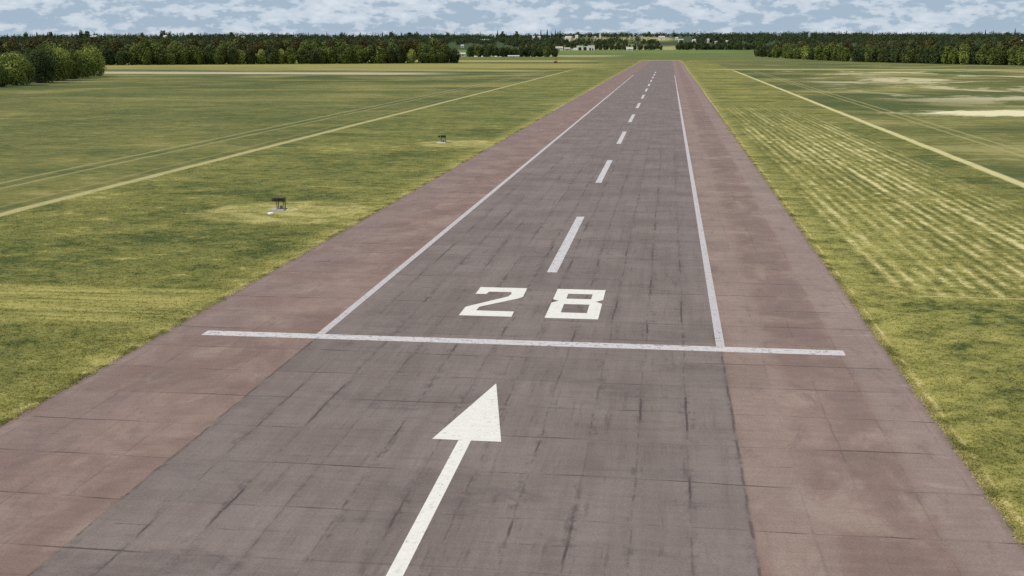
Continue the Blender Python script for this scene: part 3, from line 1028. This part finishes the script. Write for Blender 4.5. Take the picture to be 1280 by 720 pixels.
def house(px, py, wpx, hpx, label, wall=M_WALLW, roof=M_ROOFS, rz=0.0, deep=0.8, name="house", group="houses on the far hill", roof_frac=0.38, windows=3):
    X, Y, Z = at(px, py)
    s = Y / F_PX
    W, H = wpx * s * (0.85 if name == 'house' else 1), hpx * s * (0.85 if name == 'house' else 1)
    D = max(5.0, W * deep)
    hw = H * (1 - roof_frac)
    t = empty(name, (X, Y, Z), rz)
    q = MB()
    q.box(-W / 2, W / 2, -D / 2, D / 2, -2.5, hw)
    # gables
    q.face([(-W / 2, -D / 2, hw), (-W / 2, D / 2, hw), (-W / 2, 0, H * 0.985)][::-1])
    q.face([(W / 2, -D / 2, hw), (W / 2, D / 2, hw), (W / 2, 0, H * 0.985)])
    q.build("wall", wall, t)
    r = MB()
    e = 0.35
    r.face([(-W / 2 - e, -D / 2 - e, hw - 0.15), (W / 2 + e, -D / 2 - e, hw - 0.15), (W / 2 + e, 0, H), (-W / 2 - e, 0, H)])
    r.face([(W / 2 + e, D / 2 + e, hw - 0.15), (-W / 2 - e, D / 2 + e, hw - 0.15), (-W / 2 - e, 0, H), (W / 2 + e, 0, H)])
    r.face([(-W / 2 - e, -D / 2 - e, hw - 0.15), (-W / 2 - e, -D / 2 - e, hw - 0.4), (W / 2 + e, -D / 2 - e, hw - 0.4), (W / 2 + e, -D / 2 - e, hw - 0.15)])
    ro = r.build("roof", roof, t)
    if name == "house":
        c = MB()
        c.box(W * 0.22, W * 0.22 + 0.8, 0.3, 1.1, hw, H + 1.0)
        c.build("chimney", wall, ro)
    for k in range(windows):
        x = -W / 2 + W * (k + 1) / (windows + 1)
        f = MB()
        wv = min(1.3, W * 0.09)
        zz = hw * 0.42
        if k == windows // 2:
            f.box(x - wv * .8, x + wv * .8, -D / 2 - 0.05, -D / 2 + 0.2, -0.2, hw * 0.62)
            f.build("door", M_DOOR, t)
        else:
            f.box(x - wv, x + wv, -D / 2 - 0.05, -D / 2 + 0.2, zz, zz + min(1.6, hw * .35))
            f.build("window", M_GLASS, t)
    return tag(t, label, "house" if name == "house" else name.replace("_", " "), group)


HG = "houses on the far hill"
HOUSES = [
    (6, 48.5, 7, 5, M_WALLW, M_ROOFS, "white house at the photo's left edge above the near trees"),
    (105, 47.5, 5, 6, M_WALLW, M_ROOFS, "narrow white house beside a big round tree on the left skyline"),
    (118, 49.0, 12, 5.5, M_WALLC, M_ROOFP, "long cream house on the left skyline, widest there"),
    (207, 49.0, 6, 6, M_WALLW, M_ROOFT, "white house with tiled roof alone on the hill above the left wood"),
    (304, 49.0, 6, 4, M_WALLC, M_ROOFS, "small cream house on the hill above the left wood's nearer half"),
    (371, 48.0, 7, 3.5, M_WALLC, M_ROOFS, "low cream house on the skyline above the left wood's middle"),
    (605, 52.5, 15, 4, M_WALLC, M_ROOFP, "long low pale building on the hill above the middle copse"),
    (667, 49.5, 4, 5, M_WALLW, M_ROOFS, "small white house, farther from the tall conifer cluster of a pair"),
    (674, 49.5, 4, 5, M_WALLW, M_ROOFT, "small white house with tiled roof beside the tall conifer cluster"),
    (711, 50.5, 10, 6, M_WALLC, M_ROOFS, "pale grey house just past the tall conifer cluster"),
    (721, 48.5, 4, 5.5, M_WALLW, M_ROOFS, "slim white house between the conifer cluster and the white tower"),
    (744, 48.2, 3, 3, M_WALLW, M_ROOFS, "tiny white house at the foot of the white tower"),
    (827, 49.5, 9, 5, M_WALLW, M_ROOFT, "white house on the skyline straight beyond the runway"),
    (846, 50.0, 4, 4, M_WALLW, M_ROOFS, "small white house behind the pair of lone trees"),
    (851, 53.5, 7, 5.5, M_WALLW, M_ROOFS, "big white house on the slope above the pair of lone trees"),
    (867.5, 54.0, 5, 5.5, M_WALLW, M_ROOFT, "white house with tiled roof on the slope just past the lone trees"),
    (885, 54.5, 3, 7, M_WALLW, M_ROOFS, "tall narrow white house among dark trees of the slope"),
    (895, 55.0, 4, 4, M_WALLW, M_ROOFT, "little white house low among the dark slope trees"),
    (909, 54.0, 4, 4, M_WALLC, M_ROOFS, "little cream house nearest to the right wood"),
    (1274, 53.5, 7, 4, M_WALLC, M_ROOFS, "pale house roof just over the right wood at the photo's edge"),
]
for px, py, w, h, wm, rm, lab in HOUSES:
    house(px, py, w, h, lab, wm, rm, rz=random.uniform(-0.35, 0.1) + YAW * 0.0, windows=3)

# pale barn and the low white shed by the copse
house(575.5, 71.0, 13, 5.0, "pale beige barn at the end of the middle copse", M_WALLC, M_ROOFP, rz=0.1, deep=0.5, name="barn", group=None, roof_frac=0.3)
house(578, 59.3, 4.5, 4.0, "white house alone behind the pale beige barn", M_WALLW, M_ROOFS, rz=0.1)
house(642, 71.3, 14, 2.2, "low long white shed in front of the middle copse", M_WALLW, M_ROOFP, rz=0.1, deep=0.3, name="shed", group=None, roof_frac=0.4)
house(787, 63.0, 8, 4.0, "white gabled barn alone on the far field edge", M_WALLW, M_ROOFP, rz=0.1, deep=0.6, name="barn", group=None, roof_frac=0.55)
house(699, 63.0, 9, 4.8, "white farmhouse with tiled roof at the end of the copse", M_WALLW, M_ROOFT, rz=0.1, deep=0.6, name="farmhouse", group=None)
house(709, 63.0, 7, 3.5, "small cream outbuilding between farmhouse and white hall", M_WALLC, M_ROOFT, rz=0.1, deep=0.6, name="outbuilding", group=None)


def white_hall():
    X, Y, Z = at(732, 62.9)
    s = Y / F_PX
    t = empty("airfield_hall", (X, Y, Z), 0.06)
    W, D, H = 22 * s, 16.0, 6.2 * s
    q = MB()
    x0 = -W / 2
    q.box(x0, x0 + W * 0.36, -D / 2, D / 2, -2, H * 0.92)
    q.box(x0 + W * 0.36 + 0.003, x0 + W * 0.62, -D / 2 + 1.5, D / 2 - 0.5, -2, H * 0.78)
    q.box(x0 + W * 0.62 + 0.003, x0 + W, -D / 2, D / 2, -2, H)
    q.build("wall", M_WALLW, t)
    r = MB()
    r.box(x0 - 0.3, x0 + W * 0.36, -D / 2 - 0.3, D / 2 + 0.3, H * 0.92 + 0.002, H * 0.92 + 0.35)
    r.box(x0 + W * 0.62, x0 + W + 0.3, -D / 2 - 0.3, D / 2 + 0.3, H + 0.002, H + 0.35)
    r.build("roof", M_ROOFP, t)
    for xa, xb, ht in ((0.10, 0.27, 0.62), (0.40, 0.56, 0.66), (0.70, 0.80, 0.5), (0.86, 0.93, 0.4)):
        d = MB()
        y0 = -D / 2 - 0.06 + (1.5 if xa == 0.40 else 0)
        n_ = 8
        a0, a1 = x0 + W * xa, x0 + W * xb
        pts = [(a0, 0), (a1, 0)] + [((a0 + a1) / 2 + (a1 - a0) / 2 * math.cos(math.pi * k / n_), H * ht * (0.75 + 0.25 * math.sin(math.pi * k / n_))) for k in range(n_ + 1)]
        d.face([(x, y0, z) for x, z in pts])
        d.face([(x, y0 + 0.05, z) for x, z in pts][::-1])
        d.build("doorway", M_DOOR, t)
    an = MB()
    an.box(x0 - 8 * s, x0 - 0.05, -5, 5, -2, H * 0.3)
    an.box(x0 - 4 * s, x0 - 0.06, -4.5, 4.5, H * 0.3 + .002, H * 0.5)
    an.build("annex", M_WALLW, t)
    tag(t, "white hall with dark arched doorways at the far field edge", "hall")


white_hall()

X, Y, Z = at(750, 48.4)
t = empty("church_tower", (X, Y, Z))
s = Y / F_PX
q = MB()
q.box(-1.1 * s, 1.1 * s, -1.1 * s, 1.1 * s, -3, 5.2 * s)
q.build("wall", M_WALLW, t)
q = MB()
w = 1.25 * s
for a, b_ in (((-w, -w), (w, -w)), ((w, -w), (w, w)), ((w, w), (-w, w)), ((-w, w), (-w, -w))):
    q.face([(*a, 5.2 * s + 0.01), (*b_, 5.2 * s + 0.01), (0, 0, 6.8 * s)])
q.build("roof", M_ROOFS, t)
for k in range(2):
    q = MB()
    q.box(-0.35 * s, 0.35 * s, -1.1 * s - 0.08, -1.1 * s + 0.1, (1.2 + 2.2 * k) * s, (2.1 + 2.2 * k) * s)
    q.build("window", M_GLASS, t)
tag(t, "slim white tower standing on the skyline above the white hall", "tower")

X, Y, Z = at(796, 62.8)
t = empty("utility_pole", (X, Y, Z))
q = MB()
q.tube([(0, 0, -1), (0, 0, 17)], [0.5, 0.3], 8)
q.build("pole", M_CONC, t)
q = MB()
q.box(-2, 2, -.15, .15, 15.5, 15.9)
q.build("crossarm", M_STEEL, t)
tag(t, "pale slender utility pole at the far field edge", "pole")

# parked cars by the copse
def make_car(name, van):
    t = empty(name)
    L, W, H = (5.4, 2.0, 2.3) if van else (4.3, 1.75, 1.48)
    prof = ([(-L / 2, .35), (L / 2, .35), (L / 2, .95), (L * .36, 1.15), (L * .24, H), (-L / 2 + .1, H)] if van else
            [(-L / 2, .35), (L / 2, .35), (L / 2 - .05, .78), (L * .24, .95), (L * .08, H), (-L * .28, H), (-L * .44, .98), (-L / 2, .9)])
    q = MB()
    for sgn in (-1, 1):
        f = [(x, sgn * W / 2 * (0.86 if z > 1.2 else 1.0), z) for x, z in prof]
        q.face(f if sgn < 0 else f[::-1])
    for k in range(len(prof)):
        (xa, za), (xb, zb) = prof[k], prof[(k + 1) % len(prof)]
        ya, yb = W / 2 * (0.86 if za > 1.2 else 1), W / 2 * (0.86 if zb > 1.2 else 1)
        q.face([(xa, ya, za), (xb, yb, zb), (xb, -yb, zb), (xa, -ya, za)])
    q.build("body", M_WHITE, t)
    q = MB()
    zt, zb = H - .12, (1.35 if van else 1.0)
    x0, x1 = (L * .08, L * .24) if van else (-L * .26, L * .08)
    for sgn in (-1, 1):
        q.face([(x0, sgn * (W / 2 + .004), zb), (x1 + .15, sgn * (W / 2 + .004), zb), (x1 - .05, sgn * (W / 2 * .87 + .004), zt), (x0, sgn * (W / 2 * .87 + .004), zt)])
    q.build("side_window", M_GLASS, t)
    for x in (-L * .31, L * .31):
        for sgn in (-1, 1):
            q = MB()
            q.tube([(x, sgn * (W / 2 - .2), .33), (x, sgn * (W / 2 + .01), .33)], [.33, .33], 14)
            q.build("wheel", M_TYRE, t)
    return t


CG = "white vehicles parked by the woods"
car = make_car("parked_car", False)
van = make_car("parked_van", True)
used = set()
for proto, px, py, rz, lab, cat in (
        (car, 543, 77.9, .3, "white car parked at the end of the left wood, nearer of two", "car"),
        (car, 549, 77.6, .2, "white car parked past the left wood, closest to the barn", "car"),
        (van, 596, 71.6, .1, "white van parked before the copse beside the beige barn", "van"),
        (van, 604, 71.6, 1.3, "white van parked end on before the copse, second from the barn", "van"),
        (van, 621, 71.6, .1, "white van parked before the middle of the copse", "van"),
        (car, 626.5, 71.6, .1, "white car parked just short of the low white shed", "car")):
    o = proto if proto.name not in used else copy_tree(proto)
    used.add(proto.name)
    x, y, z = at(px, py)
    o.location = (x, y - (6 if py < 73 else 0), z)
    o.rotation_euler = (0, 0, rz)
    tag(o, lab, cat, CG)

# ------------------------------------------------------------------ the two light units beside the runway
def light_unit(label, pale):
    t = empty("runway_light_unit")
    q = MB()
    q.box(-.95, .75, -.75, .75, -0.05, .10, inset=0.03)
    q.build("concrete_pad", M_CONC, t)
    q = MB()
    q.box(-.95, .75, -1.05, -.76, -0.05, .07, inset=0.02)
    q.build("kerb_stone", M_WHITE if pale else M_CONC, t)
    h = MB()
    h.box(-.28, .66, -.38, .42, .98, 1.34, inset=0.05)
    h.box(-.32, .70, -.44, .48, 1.342, 1.40, inset=0.03)
    ho = h.build("lamp_housing", M_BLACK, t)
    for x in (-.05, .42):
        q = MB()
        q.tube([(x, -.385, 1.16), (x, -.47, 1.16)], [.13, .14], 14)
        q.build("lens", M_GLASS, ho)
    h = MB()
    h.box(-.80, -.44, -.30, .34, .99, 1.33, inset=0.04)
    h.tube([(-.62, -.3, 1.16), (-.62, -.40, 1.16)], [.12, .14], 14)
    h.build("small_lamp", M_BLACK, t)
    q = MB()
    q.box(-.82, .66, -.04, .04, .93, .979)
    q.build("cross_rail", M_STEEL if pale else M_BLACK, t)
    for x, yy in ((-.2, -.3), (.58, -.3), (-.2, .34), (.58, .34)):
        q = MB()
        q.tube([(x, yy, .09), (x, yy, .985)], [.045, .045], 8)
        q.tube([(x, yy, .095), (x, yy, .125)], [.10, .10], 8)
        q.build("leg", M_BLACK if not pale else M_STEEL, t)
    q = MB()
    q.box(.05, .34, -.12, .18, .101, .48, inset=0.02)
    q.build("junction_box", M_STEEL, t)
    tag(t, label, "light unit", "light units in the grass beside the runway")
    return t


u1 = light_unit("nearer dark brown lamp unit on thin legs in a trampled grass disc", False)
x, y, _ = at(349.5, 262.3)
u1.location = (x, y, 0)
u1.rotation_euler = (0, 0, 0.05)
u2 = light_unit("farther lamp unit on grey legs with a white kerb before it", True)
x, y, _ = at(553, 178.2)
u2.location = (x, y, 0)


def marker_disc(px, py, r, label, mat):
    q = MB()
    q.tube([(0, 0, -0.02), (0, 0, .10), (0, 0, .16)], [r, r, r * 0.72], 16)
    o = q.build("ground_marker", mat)
    x, y, _ = at(px, py)
    o.location = (x, y, 0)
    return tag(o, label, "marker", "white ground markers by the light units")


marker_disc(338.5, 267.4, 0.33, "round white ground marker in front of the nearer lamp unit", M_WHITE)
M_STRAWB = plain("bleached_stone", lin(214, 204, 150), 0.9, 0, 0.1, 3.0)
q = MB()
q.box(-.65, .65, -.22, .22, -.03, .12, inset=.06)
o = q.build("kerb_block", M_STRAWB)
x, y, _ = at(365.5, 262.6)
o.location = (x, y, 0)
o.rotation_euler = (0, 0, .5)
tag(o, "pale yellow stone block lying beside the nearer lamp unit", "stone block")

# red equipment cabinet with its mast, far left of the runway
x, y, _ = at(694.5, 79.4)
t = empty("equipment_cabinet", (x, y, 0))
q = MB()
q.box(-1.7, 1.7, -1, 1, 0.2, 2.1)
q.build("cabinet", M_RED, t)
q = MB()
q.box(-1.9, 1.9, -1.2, 1.2, 2.103, 2.25, inset=.05)
q.build("lid", M_RED, t)
q = MB()
q.box(-2.0, 2.0, -1.3, 1.3, -0.05, .198)
q.build("plinth", M_CONC, t)
q = MB()
q.tube([(0.3, 0, 2.25), (0.3, 0, 7.2)], [.3, .2], 8)
q.build("mast", M_RED, t)
tag(t, "dull red cabinet with a short mast in grass before the copse", "cabinet")

# ------------------------------------------------------------------ light
ELEV = math.radians(52)
AZ = math.radians(246)          # clockwise from +Y: the sun stands behind and to the left
sd = Vector((math.sin(AZ) * math.cos(ELEV), math.cos(AZ) * math.cos(ELEV), math.sin(ELEV)))
sun = bpy.data.lights.new("sun", 'SUN')
sun.energy = 3.2
sun.angle = math.radians(0.5)
sun.color = (1.0, 0.955, 0.88)
so = link("sun", sun)
so.rotation_euler = (-sd).to_track_quat('-Z', 'Y').to_euler()

world = bpy.data.worlds.new("World")
scene.world = world
world.use_nodes = True
T = NT(world.node_tree)
bg = world.node_tree.nodes['Background']
sky = T.new('ShaderNodeTexSky')
sky.sky_type = 'NISHITA'
sky.sun_disc = False
sky.sun_elevation = ELEV
sky.sun_rotation = AZ
sky.altitude = 100
sky.air_density = 1.0
sky.dust_density = 1.2
STR = 0.09
bg.inputs['Strength'].default_value = STR
g = S(T, T.new('ShaderNodeTexCoord').outputs['Generated'])
dx, dy, dz = T.sep(g)
blue = tuple(q / STR for q in lin(165, 184, 202))
white = tuple(q / STR for q in lin(217, 226, 235))
lowc = tuple(q / STR for q in lin(196, 209, 220))
base = T.mix(T.step(dz, 0.30, 0.04), S(T, sky.outputs[0]), blue)
base = T.mix(T.step(dz, 0.014, 0.002) * 0.5, base, lowc)
wx = T.noise(T.vec(dx * 14, dy * 14, dz * 60), 1.0, 2.0) - 0.5
cl = T.noise(T.vec(dx * 34 + wx * 0.5, dy * 34, dz * 100 + wx * 0.9), 1.0, 3.0, 0.55)
puff = T.noise(T.vec(dx * 105, dy * 105, dz * 240), 1.0, 4.0, 0.62)
bank = T.noise(T.vec(dx * 9, dy * 9, dz * 34 + 3.0), 1.0, 2.0)
dens = cl * 0.56 + puff * 0.32 + bank * 0.27 - 0.01
m = T.step(dens, 0.526, 0.59)
cloud = T.mix(T.step(dens, 0.56, 0.74), tuple(q / STR for q in lin(196, 208, 220)), white)
T.put(bg.inputs['Color'], T.mix(m * 0.95, base, cloud))

# ------------------------------------------------------------------ camera
cam = bpy.data.cameras.new("camera")
cam.sensor_fit = 'HORIZONTAL'
cam.sensor_width = 36.0
cam.lens = 36.0 * F_PX / 1280.0
cam.clip_start = 0.5
cam.clip_end = 20000
co = link("camera", cam)
co.location = (0, 0, HCAM)
co.rotation_euler = (math.pi / 2 - PITCH, 0, YAW)
scene.camera = co

scene.render.engine = 'CYCLES'
scene.cycles.max_bounces = 6
scene.cycles.use_denoising = False
scene.view_settings.view_transform = 'Standard'
scene.view_settings.look = 'None'
scene.view_settings.exposure = 0.0
scene.view_settings.gamma = 1.0
